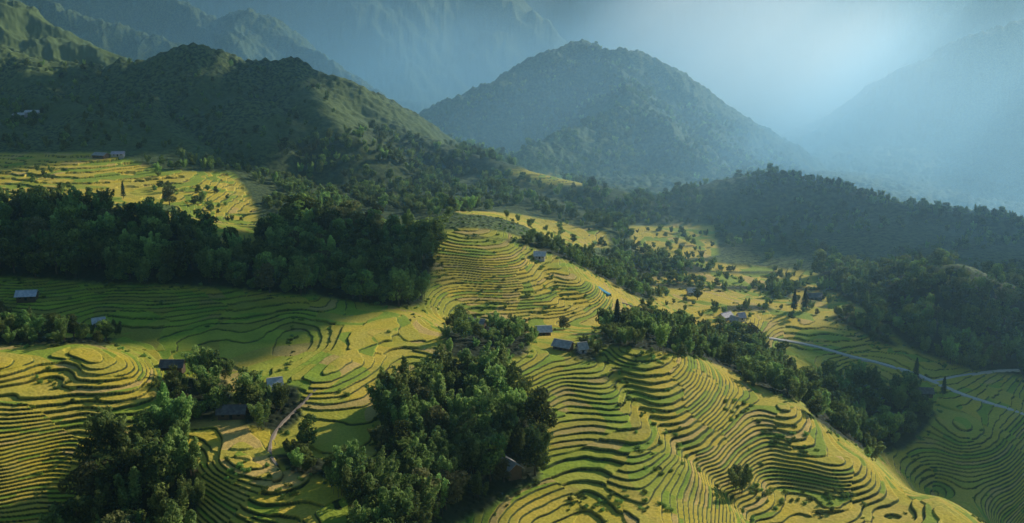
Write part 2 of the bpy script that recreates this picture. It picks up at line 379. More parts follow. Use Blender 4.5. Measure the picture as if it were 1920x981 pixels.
bmp = N(nt, 'ShaderNodeBump', i_Strength=.5, i_Distance=.35); nt.links.new(n1, bmp.inputs['Height']); nt.links.new(bmp.outputs[0], bs.inputs['Normal'])

def grid_mesh(name, Xa, Ya, Za, material):
    r, c = Xa.shape
    me = bpy.data.meshes.new(name)
    me.vertices.add(r * c); me.vertices.foreach_set('co', np.stack([Xa, Ya, Za], -1).astype(np.float32).ravel())
    idx = (np.arange(r - 1)[:, None] * c + np.arange(c - 1)[None]).astype(np.int32)
    f = np.stack([idx, idx + 1, idx + 1 + c, idx + c], -1).reshape(-1, 4); nf = len(f)
    me.loops.add(nf * 4); me.loops.foreach_set('vertex_index', f.ravel())
    me.polygons.add(nf); me.polygons.foreach_set('loop_start', np.arange(0, nf * 4, 4, dtype=np.int32))
    me.update(calc_edges=True); me.materials.append(material)
    return me
def link(name, me, parent=None, **props):
    o = bpy.data.objects.new(name, me); COL.objects.link(o)
    if parent: o.parent = parent
    for k, v in props.items(): o[k] = v
    return o
me = grid_mesh('ground', X, Y, Z, gm)
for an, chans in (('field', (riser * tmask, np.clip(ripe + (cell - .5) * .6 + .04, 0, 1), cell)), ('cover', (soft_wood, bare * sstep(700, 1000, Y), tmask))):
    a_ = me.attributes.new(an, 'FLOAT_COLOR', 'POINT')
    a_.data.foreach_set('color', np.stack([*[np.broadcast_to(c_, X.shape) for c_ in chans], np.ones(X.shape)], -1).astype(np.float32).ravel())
link('ground', me, kind='structure')
SUN_AZ, SUN_EL = math.radians(47), math.radians(23)      # to the right of the view, low
SUNV = (math.sin(SUN_AZ) * math.cos(SUN_EL), math.cos(SUN_AZ) * math.cos(SUN_EL), math.sin(SUN_EL))
# ------------------------------------------------------------------ plants
def leaf_mat(name, c1, c2, trans=.35):
    m, nt, b = mat(name, .75)
    oi = N(nt, 'ShaderNodeObjectInfo'); g_ = N(nt, 'ShaderNodeNewGeometry')
    a_ = N(nt, 'ShaderNodeAttribute', attribute_name='tone')
    c = mixc(nt, a_.outputs['Fac'], c1, c2)
    hs = N(nt, 'ShaderNodeHueSaturation'); nt.links.new(c, hs.inputs['Color'])
    mr = N(nt, 'ShaderNodeMapRange'); mr.inputs[3].default_value = .62; mr.inputs[4].default_value = 1.35
    nz_ = noise(nt, .045, 2, g_.outputs['Position']); nt.links.new(ramp_(nt, nz_, .35, .65), mr.inputs[0]); mv = N(nt, 'ShaderNodeMapRange'); mv.inputs[3].default_value = .6; mv.inputs[4].default_value = 1.45; nt.links.new(oi.outputs['Random'], mv.inputs[0]); mm = N(nt, 'ShaderNodeMath', operation='MULTIPLY'); nt.links.new(mr.outputs[0], mm.inputs[0]); nt.links.new(mv.outputs[0], mm.inputs[1]); nt.links.new(mm.outputs[0], hs.inputs['Value'])
    mr2 = N(nt, 'ShaderNodeMapRange'); mr2.inputs[3].default_value = .485; mr2.inputs[4].default_value = .525
    nt.links.new(oi.outputs['Random'], mr2.inputs[0]); nt.links.new(mr2.outputs[0], hs.inputs['Hue'])
    out = nt.nodes['Material Output']; tr = N(nt, 'ShaderNodeBsdfTranslucent'); ms = N(nt, 'ShaderNodeMixShader'); ms.inputs[0].default_value = trans
    nt.links.new(hs.outputs[0], b.inputs['Base Color']); nt.links.new(hs.outputs[0], tr.inputs['Color'])
    nt.links.new(b.outputs[0], ms.inputs[1]); nt.links.new(tr.outputs[0], ms.inputs[2]); nt.links.new(ms.outputs[0], out.inputs['Surface'])
    return m
M_broad = leaf_mat('broad_leaves', (.050, .095, .022), (.28, .35, .08), .5)
M_bamboo = leaf_mat('bamboo_leaves', (.09, .16, .035), (.38, .47, .13), .5)
M_olive = leaf_mat('olive_leaves', (.11, .12, .040), (.250, .240, .085), .45)
M_shrub = leaf_mat('shrub_leaves', (.09, .16, .03), (.26, .36, .08), .45)
M_conif = leaf_mat('conifer_needles', (.020, .042, .016), (.050, .080, .028), .15)
bark, _n, _b = mat('bark'); _b.inputs['Base Color'].default_value = (.075, .055, .038, 1)
_t = noise(_n, 3, 3); _n.links.new(mixc(_n, _t, (.05, .038, .026), (.14, .11, .08)), _b.inputs['Base Color'])

def quads_mesh(name, c, nrm, size, asp, tone, material, rng):
    """many leaf-sprig faces: centres, normals, sizes"""
    k = len(c)
    nrm = nrm / (np.linalg.norm(nrm, axis=1, keepdims=True) + 1e-6)
    r = rng.normal(size=(k, 3)); a = np.cross(nrm, r); a /= np.linalg.norm(a, axis=1, keepdims=True) + 1e-6
    b = np.cross(nrm, a)
    s = size[:, None]; bw = s * asp[:, None]
    v = np.stack([c - a * s, c - b * bw + nrm * s * .15, c + a * s, c + b * bw + nrm * s * .15], 1)
    me = bpy.data.meshes.new(name)
    me.vertices.add(4 * k); me.vertices.foreach_set('co', v.astype(np.float32).ravel())
    me.loops.add(4 * k); me.loops.foreach_set('vertex_index', np.arange(4 * k, dtype=np.int32))
    me.polygons.add(k); me.polygons.foreach_set('loop_start', np.arange(0, 4 * k, 4, dtype=np.int32))
    me.update(calc_edges=True)
    t = me.attributes.new('tone', 'FLOAT', 'POINT'); t.data.foreach_set('value', np.repeat(tone, 4).astype(np.float32))
    me.materials.append(material); return me
def tubes_mesh(name, paths, material, sides=5):
    vs, fs = [], []
    for pts, rad in paths:
        base = len(vs)
        for i, p in enumerate(pts):
            for s_ in range(sides):
                a = 2 * PI * s_ / sides; vs.append((p[0] + rad[i] * math.cos(a), p[1] + rad[i] * math.sin(a), p[2]))
        for i in range(len(pts) - 1):
            for s_ in range(sides):
                a, b = base + i * sides + s_, base + i * sides + (s_ + 1) % sides
                fs.append((a, b, b + sides, a + sides))
    me = bpy.data.meshes.new(name); me.from_pydata(vs, [], fs); me.materials.append(material); return me
def broad(seed, k=1500, material=None, spread=1.0):       # unit: about 10 m tall
    rng = np.random.default_rng(seed)
    nl = rng.integers(9, 15); cs = []; rs = []
    limbs = []
    for i in range(nl):
        th = rng.uniform(0, 2 * PI); rr = rng.uniform(.3, 2.7) * spread; z = rng.uniform(3.2, 8.2) - rr * .25
        cs.append((rr * math.cos(th), rr * math.sin(th), z)); rs.append(rng.uniform(1.1, 2.0))
        limbs.append(([(0, 0, 2.2 + z * .12), (cs[-1][0] * .5, cs[-1][1] * .5, z * .7), cs[-1]], [.13, .09, .03]))
    cs = np.array(cs); rs = np.array(rs)
    pick = rng.choice(nl, k, p=rs ** 2 / (rs ** 2).sum())
    d = rng.normal(size=(k, 3)); d /= np.linalg.norm(d, axis=1, keepdims=True)
    rad = rs[pick] * rng.uniform(.55, 1.08, k) ** .6
    c = cs[pick] + d * rad[:, None] * np.array([1, 1, .8])
    tone = np.clip(rng.normal(.45, .2, k) + (d[:, 2] * .15) + rng.normal(0, .15, nl)[pick], 0, 1)
    cr = quads_mesh('crown', c, d + rng.normal(size=(k, 3)) * .6, rng.uniform(.22, .46, k), rng.uniform(.5, .9, k), tone, material or M_broad, rng)
    tr = tubes_mesh('trunk', [([(0, 0, -1), (.1, .05, 1.2), (-.05, .1, 3.2), (.1, 0, 6)], [.32, .24, .19, .06])] + limbs, bark)
    return cr, tr
def bamboo(seed, k=2000):
    rng = np.random.default_rng(seed)
    nc = rng.integers(7, 11); C_, Nn, S, T = [], [], [], []; paths = []
    for i in range(nc):
        th = rng.uniform(0, 2 * PI); lean = rng.uniform(.4, 3.4); hgt = rng.uniform(6.5, 11.5) * (1 - lean * .06)
        b0 = np.array([math.cos(th), math.sin(th), 0]) * rng.uniform(.3, 1.6)
        dirh = np.array([math.cos(th), math.sin(th), 0])
        P_ = lambda s: b0 + dirh * lean * s ** 2.2 + np.array([0, 0, hgt * (s - .12 * s ** 4)])
        paths.append(([tuple(P_(s)) for s in (-.05, .3, .6, .85, 1)], [.06, .055, .04, .025, .01]))
        m = k // nc; ss = rng.beta(2.2, 1.5, m) * .8 + .2
        cen = np.stack([P_(s) for s in ss])
        wdt = np.interp(ss, [.2, .55, .85, 1], [.6, 1.25, .85, .2])
        off = rng.normal(size=(m, 3)); off /= np.linalg.norm(off, axis=1, keepdims=True)
        C_.append(cen + off * (wdt * rng.uniform(.4, 1.1, m))[:, None] + np.array([0, 0, -.15]))
        Nn.append(off + rng.normal(size=(m, 3)) * .5); S.append(rng.uniform(.22, .48, m))
        T.append(np.clip(rng.normal(.42, .2, m) + (ss - .6) * .4 + rng.normal(0, .12), 0, 1))
    c = np.concatenate(C_); k2 = len(c)
    cr = quads_mesh('crown', c, np.concatenate(Nn), np.concatenate(S), rng.uniform(.3, .6, k2), np.concatenate(T), M_bamboo, rng)
    return cr, tubes_mesh('culms', paths, bark, 4)
def conifer(seed, k=1300):
    rng = np.random.default_rng(seed)
    z = rng.uniform(.06, 1, k) ** .85; tier = np.floor(z * 11) / 11; r = (1 - z) ** .8 * 2.1 * (.55 + .45 * (1 - (z - tier) * 11)) + .1
    th = rng.uniform(0, 2 * PI, k); rr = r * rng.uniform(.5, 1.05, k) * (1 + .2 * np.sin(th * 3 + z * 20))
    c = np.stack([rr * np.cos(th), rr * np.sin(th), .6 + z * 9.6], -1)
    cr = quads_mesh('crown', c, np.stack([np.cos(th), np.sin(th), rng.uniform(.2, 1.4, k)], -1), rng.uniform(.2, .4, k), rng.uniform(.4, .8, k), np.clip(rng.normal(.4, .25, k), 0, 1), M_conif, rng)
    return cr, tubes_mesh('trunk', [([(0, 0, -1), (0, 0, 4), (0, 0, 9.8)], [.2, .14, .03])], bark)
def shrub(seed, k=420):
    rng = np.random.default_rng(seed); nl = 5
    cs = np.stack([rng.uniform(-.9, .9, nl), rng.uniform(-.9, .9, nl), rng.uniform(.3, 1.0, nl)], -1)
    p = rng.integers(0, nl, k); d = rng.normal(size=(k, 3)); d /= np.linalg.norm(d, axis=1, keepdims=True)
    c = cs[p] + d * rng.uniform(.3, .8, k)[:, None]
    cr = quads_mesh('crown', c, d + rng.normal(size=(k, 3)) * .5, rng.uniform(.1, .22, k), rng.uniform(.5, .9, k), np.clip(rng.normal(.5, .25, k), 0, 1), M_shrub, rng)
    return cr, tubes_mesh('stem', [([(0, 0, -.6), (.1, 0, .5)], [.07, .04]), ([(0, 0, -.3), (-.3, .3, .7)], [.05, .02]), ([(0, 0, -.3), (.4, -.2, .8)], [.05, .02])], bark, 4)
B_, BB, CF, SH, OL = [broad(s) for s in range(5)], [bamboo(20 + s) for s in range(5)], [conifer(40 + s) for s in range(2)], [shrub(60 + s) for s in range(3)], [broad(80 + s, 1500, M_olive, 1.15) for s in range(2)]
KIND = {'broadleaf_tree': B_, 'bamboo_clump': BB, 'conifer_tree': CF, 'shrub': SH, 'olive': OL}
def plant(kind, x, y, s, label, group=None, idx=None, squash=1.0, dz=0):
    protos = KIND[kind]; cr, tr = protos[RNG.integers(len(protos)) if idx is None else idx]
    name = 'broadleaf_tree' if kind == 'olive' else kind
    e = bpy.data.objects.new(name, None); COL.objects.link(e); e.empty_display_size = 1
    e.location = (x, y, float(ground(x, y)) - .2 + dz); e.rotation_euler = (0, 0, RNG.uniform(0, 2 * PI)); e.scale = (s * squash, s * squash, s)
    e['label'] = label; e['category'] = {'bamboo_clump': 'bamboo', 'shrub': 'shrub'}.get(name, 'tree')
    if group: e['group'] = group
    for nm, m_ in (('crown', cr), (tr.name.split('.')[0], tr)):
        c = bpy.data.objects.new(nm, m_); COL.objects.link(c); c.parent = e
    return e
GROVE = {
 'near_left': 'in the dark grove beside the golden field', 'farm_left': 'among the sheds left of the footpath', 'centre': 'in the large grove left of the striped green terraces',
 'below_path': 'in the strip of wood below the curving footpath', 'left_slope': 'on the long wooded slope above the shaded terraces', 'dark_knoll': 'on the dark round wooded knoll',
 'hamlet': 'around the grey roofed hamlet in the middle', 'behind_spur': 'in the wood just behind the sunlit terraced spur', 'gully': 'in the shaded gully below the road',
 'right_wood': 'on the hazy wooded hill beyond the road', 'strip': 'in the tree strip between the golden fields', 'edge_left': 'by the small sheds at the edge of the shaded terraces', 'valley_hedge': 'in the low hedges on the valley floor'}
def scatter(poly, d0, d1, sp):
    us = [p[0] for p in poly]
    m = None
    t0 = (min(us) - 960) / F * 1.12 - .02; t1 = (max(us) - 960) / F * 1.12 + .02
    gy = np.arange(d0, d1, sp); out = []
    for k, y in enumerate(gy):
        gx = np.arange(t0 * y, t1 * y, sp) + (k % 2) * sp / 2
        out.append(np.stack([gx, np.full(gx.shape, y)], -1))
    p = np.concatenate(out); p = p + RNG.uniform(-.42, .42, p.shape) * sp
    z = ground(p[:, 0], p[:, 1]); u, v = project(p[:, 0], p[:, 1], z)
    ju = gnoise(p[:, 0] / 24, p[:, 1] / 24, 301) * 26 * np.clip(350 / p[:, 1], .3, 1); jv = gnoise(p[:, 0] / 20, p[:, 1] / 20, 302) * 16 * np.clip(350 / p[:, 1], .3, 1)
    m = inpoly(u + ju, v + jv, poly) & (p[:, 1] > d0) & (p[:, 1] < d1)
    return p[m], z[m], u[m], v[m]
HOUSE_PX = [(52,562),(130,622),(186,612),(325,695),(436,782),(516,730),(893,614),(1019,628),(1056,655),(1091,662),(953,885),(1360,598),(1378,606),(1389,600),(1012,486),(1296,553),(1527,560),(1728,742)]
ROAD_PX = [(1480,640),(1520,649),(1560,658),(1600,668),(1640,678),(1670,686),(1700,694),(1745,714),(1775,727),(1800,738),(1830,748),(1860,758),(1890,770),(1790,706),(1860,698),(1900,696),(560,765),(530,792),(510,818),(503,850),(545,780),(1185,575),(1215,584),(1260,594)]
cand = []
for poly, d0, d1, sp, hgt, sh_b, nm in WOOD:
    p, z, u, v = scatter(poly, d0, d1, sp)
    for (x, y), uu, vv in zip(p, u, v):
        s = hgt / 10 * (RNG.uniform(.5, 1.0) if RNG.random() < .55 else RNG.uniform(.95, 1.5))
        r_ = RNG.random(); kind = 'bamboo_clump' if r_ < sh_b else ('olive' if r_ > .93 else 'broadleaf_tree')
        inside = -20 < uu < 1940 and vv < 1030
        cand.append((s / y if inside else 0, kind, x, y, s, nm))
houses_at = [hit(*p)[:2] for p in HOUSE_PX]; road_at = [hit(*p)[:2] for p in ROAD_PX]
def clear(c):
    x, y = c[2], c[3]
    for hx, hy in houses_at:
        if abs(x - hx * y / hy) < 4.2 and hy - 11 < y < hy + 4.0: return False
    for hx, hy in road_at:
        if abs(x - hx * y / hy) < 4 and hy - 22 < y < hy + 3: return False
    return True
cand = [c for c in cand if clear(c) and (gnoise(np.array([c[2] / 13.]), np.array([c[3] / 13.]), 3)[0] < .42)]
cand.sort(key=lambda c: -c[0])
cnt = {'bamboo_clump': 0, 'broadleaf_tree': 0}; rest = []
for sz, kind, x, y, s, nm in cand:
    k_ = 'bamboo_clump' if kind == 'bamboo_clump' else 'broadleaf_tree'
    if sz > 0 and cnt[k_] < (285 if k_ == 'bamboo_clump' else 265):
        cnt[k_] += 1
        w_ = {'bamboo_clump': 'feathery green bamboo clump ', 'broadleaf_tree': 'round leafy dark green tree ', 'olive': 'olive brown leafy tree '}[kind]
        plant(kind, x, y, s, w_ + GROVE[nm], w_ + GROVE[nm], squash=RNG.uniform(.85, 1.1) if kind != 'bamboo_clump' else RNG.uniform(.8, 1.0))
    else: rest.append((kind, x, y, s))
print('trees', len(cand), 'individual', cnt, 'rest', len(rest))
# single trees one can point at
SINGLE = [
 ('bamboo_clump',1382,925,1.35,'tall lone bamboo clump on the bank between two terraced slopes'),
 ('bamboo_clump',1637,862,1.25,'tall bamboo clump at the foot of the sunlit spur, against the dark gully'),
 ('conifer_tree',1488,583,1.35,'slimmer of the two dark pointed conifers by the green meadow'),
 ('conifer_tree',1508,584,1.5,'fuller of the two dark pointed conifers by the green meadow'),
 ('conifer_tree',1156,625,1.5,'big dark conifer right of the bright white roof'),
 ('conifer_tree',1716,712,1.2,'slender dark tree standing at the bend of the pale road'),
 ('conifer_tree',1768,742,1.0,'small dark tree standing on the near side of the pale road'),
 ('conifer_tree',232,372,1.2,'pointed conifer rising from the edge of the left golden fields'),
 ('olive',318,385,1.5,'tall pale tree standing alone beside the left golden fields'),
 ('bamboo_clump',1210,585,1.0,'small bamboo clump beside the pale track and golden field'),
 ('broadleaf_tree',1308,562,.95,'round tree next to the small white shed in the valley'),
 ('olive',1057,618,.8,'round brownish tree behind the bright white roof'),
 ('broadleaf_tree',1824,697,.75,'round bush like tree at the end of the golden strip'),
 ('broadleaf_tree',842,412,.9,'dark tree on the crest of the upper golden terraces'),
 ('bamboo_clump',1492,752,1.1,'bamboo clump behind the tip of the sunlit spur'),
 ('olive',945,905,.95,'brownish round tree in front of the near grey shed'),
 ('bamboo_clump',700,965,1.25,'big bright bamboo clump at the bottom of the grove'),
 ('bamboo_clump',875,770,1.0,'bright arching bamboo clump at the front of the central grove'),
 ('broadleaf_tree',470,740,1.1,'olive green spreading tree above the dark shed'),
 ('broadleaf_tree',525,770,1.05,'bright green tree at the top of the curving footpath'),
 ('broadleaf_tree',985,745,1.0,'tall narrow tree at the right edge of the central grove'),
]
for kind, u, v, s, lab in SINGLE:
    x, y, _z = hit(u, v); plant(kind, x, y, s, lab)
# shrubs on the banks
zones = [('shrub on the grassy bank of the striped green terraces', [(1180,700),(1260,830),(1300,900),(1200,890),(1150,760)], 22), ('shrub on the upper edge of the golden spur', [(1340,720),(1480,790),(1560,850),(1480,850),(1350,780)], 24),
         ('shrub on the rough bank below the lone bamboo', [(1390,900),(1560,930),(1560,970),(1420,960)], 26), ('shrub on the rough island in the lower left field', [(420,860),(520,860),(560,930),(480,940),(410,900)], 22),
         ('shrub along the bank of the pale curved track', [(1040,905),(1250,925),(1260,960),(1060,960)], 30), ('shrub dotted over the upper central terraces', [(880,500),(1100,540),(1080,590),(900,580)], 24),
         ('shrub beside the hamlet gardens', [(1160,650),(1280,655),(1240,690),(1160,680)], 16), ('shrub on the left golden bowl', [(60,690),(190,690),(190,760),(50,740)], 9)]
for lab, poly, k in zones:
    us = [p[0] for p in poly]; vs_ = [p[1] for p in poly]; c = 0; tries = 0
    while c < k and tries < 900:
        tries += 1; u, v = RNG.uniform(min(us), max(us)), RNG.uniform(min(vs_), max(vs_))
        if not inpoly(np.array([u]), np.array([v]), poly)[0]: continue
        x, y, _z = hit(u, v); plant('shrub', x, y, RNG.uniform(.5, 1.0), 'low green ' + lab, 'low green ' + lab); c += 1

# the woods past the first few hundred trees, and those on the hills: one mass each
def wood_mass(name, label, pts, protos):
    k = len(pts); a = np.array(pts, np.float32)
    me = bpy.data.meshes.new(name); me.vertices.add(k)
    z = ground(a[:, 0].astype(float), a[:, 1].astype(float)) - .3
    me.vertices.foreach_set('co', np.stack([a[:, 0], a[:, 1], z], -1).astype(np.float32).ravel())
    sa = me.attributes.new('size', 'FLOAT', 'POINT'); sa.data.foreach_set('value', a[:, 2].copy())
    o = link(name, me, kind='stuff', label=label)
    g = bpy.data.node_groups.new(name, 'GeometryNodeTree')
    g.interface.new_socket('Geometry', in_out='INPUT', socket_type='NodeSocketGeometry'); g.interface.new_socket('Geometry', in_out='OUTPUT', socket_type='NodeSocketGeometry')
    gi, go = g.nodes.new('NodeGroupInput'), g.nodes.new('NodeGroupOutput')
    iop = g.nodes.new('GeometryNodeInstanceOnPoints'); jn = g.nodes.new('GeometryNodeJoinGeometry'); gti = g.nodes.new('GeometryNodeGeometryToInstance')
    for pr in protos:
        oi = g.nodes.new('GeometryNodeObjectInfo'); oi.inputs['Object'].default_value = pr
        try: oi.inputs['As Instance'].default_value = True
        except Exception: pass
        g.links.new(oi.outputs['Geometry'], jn.inputs[0])
    g.links.new(gi.outputs[0], iop.inputs['Points']); g.links.new(jn.outputs[0], iop.inputs['Instance'])
    iop.inputs['Pick Instance'].default_value = True
    rv = g.nodes.new('FunctionNodeRandomValue'); rv.data_type = 'FLOAT_VECTOR'; rv.inputs[0].default_value = (-.06, -.06, 0); rv.inputs[1].default_value = (.06, .06, 6.283)
    g.links.new(rv.outputs[0], iop.inputs['Rotation'])
    na = g.nodes.new('GeometryNodeInputNamedAttribute'); na.data_type = 'FLOAT'; na.inputs['Name'].default_value = 'size'
    g.links.new(na.outputs[0], iop.inputs['Scale']); g.links.new(iop.outputs[0], go.inputs[0])
    md = o.modifiers.new('woods', 'NODES'); md.node_group = g
    return o
crowns = {}
for ob in COL.objects:
    if ob.type == 'MESH' and ob.name.startswith('crown'): crowns.setdefault(ob.data.name, ob)
cb = [crowns[m.name] for m, _t2 in B_ + BB if m.name in crowns]
wood_mass('woods_beyond', 'mass of trees in the farther woods', [(x, y, s) for k_, x, y, s in rest], cb)
fp = []
LOOSE = [([(1130,430),(1330,440),(1570,520),(1560,600),(1330,600),(1200,560),(1100,470)], 520, 950, 13, 7), ([(60,322),(150,318),(160,345),(60,350)], 600, 1000, 11, 8), ([(280,318),(350,345),(340,385),(280,355)], 600, 1000, 9, 9),
 ([(370,350),(470,395),(450,425),(365,392)], 600, 900, 9, 8), ([(0,350),(200,352),(200,375),(0,378)], 560, 900, 12, 8), ([(850,395),(1130,430),(1140,470),(1000,450)], 600, 900, 17, 6), ([(1440,590),(1820,690),(1850,720),(1500,650)], 400, 620, 17, 5), ([(1140,485),(1560,528),(1570,536),(1140,497)], 500, 950, 5.5, 6), ([(1250,518),(1480,545),(1485,552),(1250,528)], 500, 900, 5, 6)]
for poly, d0, d1, sp, hgt in LOOSE:
    p, z, u, v = scatter(poly, d0, d1, sp)
    keep = gnoise(p[:, 0] / 38, p[:, 1] / 38, 177) > .0
    for (x, y) in p[keep]: fp.append((x, y, hgt / 10 * RNG.uniform(.5, 1.25)))
for poly, d0, d1, sp, hgt in FARW:
    p, z, u, v = scatter(poly, d0, d1, sp)
    keep = (bil(rice, p[:, 0], p[:, 1]) < .3) & (gnoise(p[:, 0] / 60, p[:, 1] / 60, 77) > (-.5 if sp < 10 else -.15))
    for (x, y) in p[keep]: fp.append((x, y, hgt / 10 * RNG.uniform(.55, 1.3)))
print('far trees', len(fp))
wood_mass('hill_woods', 'woods covering the hills behind the valley', fp, cb)

# weeds and low bushes: along wood edges, gullies and some banks
n_ = 60000; ty = RNG.uniform(-.62, .62, n_); yy = np.sqrt(RNG.uniform(215. ** 2, 680. ** 2, n_)); xx = ty * yy
sw = bil(soft_wood, xx, yy); rc = bil(rice, xx, yy); rs_ = bil(riser, xx, yy)
gl = np.full(n_, 1e9)
for pts, hh_, wid in CARVE:
    if hh_ > 0: continue
    qq = np.array([w(*c) for c in pts])
    for a, b in zip(qq[:-1], qq[1:]):
        ab = b[:2] - a[:2]; s_ = np.clip(((xx - a[0]) * ab[0] + (yy - a[1]) * ab[1]) / (ab ** 2).sum(), 0, 1)
        gl = np.minimum(gl, np.hypot(xx - a[0] - s_ * ab[0], yy - a[1] - s_ * ab[1]))
nzp = gnoise(xx / 17, yy / 17, 202)
pr = np.where((sw > .06) & (sw < .75), .30, 0) + np.where(gl < 2.6, .5, 0) + np.where((rs_ > .5) & (nzp > .30), .5, 0) + np.where(nzp > .62, .10, 0) + np.where((rc < .3) & (sw < .3), .12, 0)
kp = RNG.random(n_) < pr * .55
up = [(x, y, RNG.uniform(.28, .95)) for x, y in zip(xx[kp], yy[kp])]
print('undergrowth', len(up))
sh_c = []
for m_, _t2 in SH:
    sh_c += [ob for ob in COL.objects if ob.data == m_][:1]
wood_mass('undergrowth', 'weeds and low bushes along banks and wood edges', up, sh_c)

# ------------------------------------------------------------------ houses
def wall_mat(name, c1, c2):
    m, nt, b = mat(name); o = N(nt, 'ShaderNodeTexCoord').outputs['Object']
    nt.links.new(mixc(nt, noise(nt, 1.4, 5, o), c1, c2), b.inputs['Base Color']); return m
def roof_mat(name, c1, c2, rough=.6):
    m, nt, b = mat(name, rough); b.inputs['Specular IOR Level'].default_value = .4
    o = N(nt, 'ShaderNodeTexCoord').outputs['Object']
    nt.links.new(mixc(nt, ramp_(nt, noise(nt, .8, 5, o), .35, .68), c1, c2), b.inputs['Base Color'])
    wv = N(nt, 'ShaderNodeTexWave', i_Scale=1.4); nt.links.new(o, wv.inputs['Vector'])
    bp = N(nt, 'ShaderNodeBump', i_Strength=.5, i_Distance=.05); nt.links.new(wv.outputs['Fac'], bp.inputs['Height']); nt.links.new(bp.outputs[0], b.inputs['Normal']); return m
W_wood, W_pale = wall_mat('timber_wall', (.07, .045, .03), (.16, .11, .07)), wall_mat('plaster_wall', (.45, .38, .36), (.62, .55, .52))
R_grey, R_white, R_dark, R_blue, R_pink = roof_mat('grey_roof', (.30, .28, .25), (.50, .46, .41)), roof_mat('white_roof', (.52, .50, .47), (.74, .72, .68)), roof_mat('dark_roof', (.08, .075, .07), (.17, .155, .14)), roof_mat('blue_roof', (.42, .45, .48), (.66, .66, .66)), roof_mat('pink_roof', (.42, .36, .40), (.55, .48, .50))
M_open, _n, _b = mat('dark_opening', .5); _b.inputs['Base Color'].default_value = (.012, .012, .014, 1)
def pyd(name, v, f, m, parent): 
    me = bpy.data.meshes.new(name); me.from_pydata(v, [], f); me.materials.append(m)
    return link(name, me, parent)
def boxv(x0, x1, y0, y1, z0, z1): return [(x, y, z) for z in (z0, z1) for y in (y0, y1) for x in (x0, x1)]
BF = [(0, 2, 3, 1), (4, 5, 7, 6), (0, 1, 5, 4), (2, 6, 7, 3), (0, 4, 6, 2), (1, 3, 7, 5)]
def house(u, v, L, Wd, rot, wm, rm, label, name='farmhouse', wh=2.5, rise=1.7, lift=0, cat='house'):
    x, y, z = hit(u, v)
    e = bpy.data.objects.new(name, None); COL.objects.link(e); e.location = (x, y, z + .3 + lift); e.rotation_euler = (0, 0, math.radians(rot)); e['label'] = label; e['category'] = cat
    k_ = .7 if y < 500 else .62 if y < 700 else 1; L *= k_; Wd *= k_; wh *= .85
    a, b = L / 2, Wd / 2
    vv = [(-a, -b, -2.5), (a, -b, -2.5), (a, b, -2.5), (-a, b, -2.5), (-a, -b, wh), (a, -b, wh), (a, b, wh), (-a, b, wh), (-a, 0, wh + rise * .93), (a, 0, wh + rise * .93)]
    pyd('wall', vv, [(0, 1, 5, 4), (2, 3, 7, 6), (1, 2, 6, 9, 5), (3, 0, 4, 8, 7), (0, 3, 2, 1)], wm, e)
    o_ = .7; dz = rise / b * o_; t_ = .12; rv = []
    for (yy, zz) in ((-b - o_, wh - dz), (0, wh + rise), (b + o_, wh - dz)):
        for xx in (-a - o_, a + o_): rv += [(xx, yy, zz + .1), (xx, yy, zz + .1 + t_)]
    # index: y*4 + x*2 + top
    I = lambda j, i, t: j * 4 + i * 2 + t
    rf = []
    for j in (0, 1):
        rf += [(I(j, 0, 1), I(j, 1, 1), I(j + 1, 1, 1), I(j + 1, 0, 1)), (I(j, 0, 0), I(j + 1, 0, 0), I(j + 1, 1, 0), I(j, 1, 0)),
               (I(j, 0, 0), I(j, 0, 1), I(j + 1, 0, 1), I(j + 1, 0, 0)), (I(j, 1, 0), I(j + 1, 1, 0), I(j + 1, 1, 1), I(j, 1, 1))]
    rf += [(I(0, 0, 0), I(0, 1, 0), I(0, 1, 1), I(0, 0, 1)), (I(2, 0, 0), I(2, 0, 1), I(2, 1, 1), I(2, 1, 0))]
    r_ = pyd('roof', rv, rf, rm, e)
    pyd('ridge_cap', boxv(-a - o_, a + o_, -.18, .18, wh + rise + .2, wh + rise + .3), BF, rm, r_)
    pyd('door', boxv(-.5, .5, -b - .06, -b + .1, 0, 2.0), BF, M_open, e)
    for xx in ((-a * .6,), (a * .6,)): pyd('window', boxv(xx[0] - .5, xx[0] + .5, -b - .05, -b + .1, .9, 1.9), BF, M_open, e)
    return e
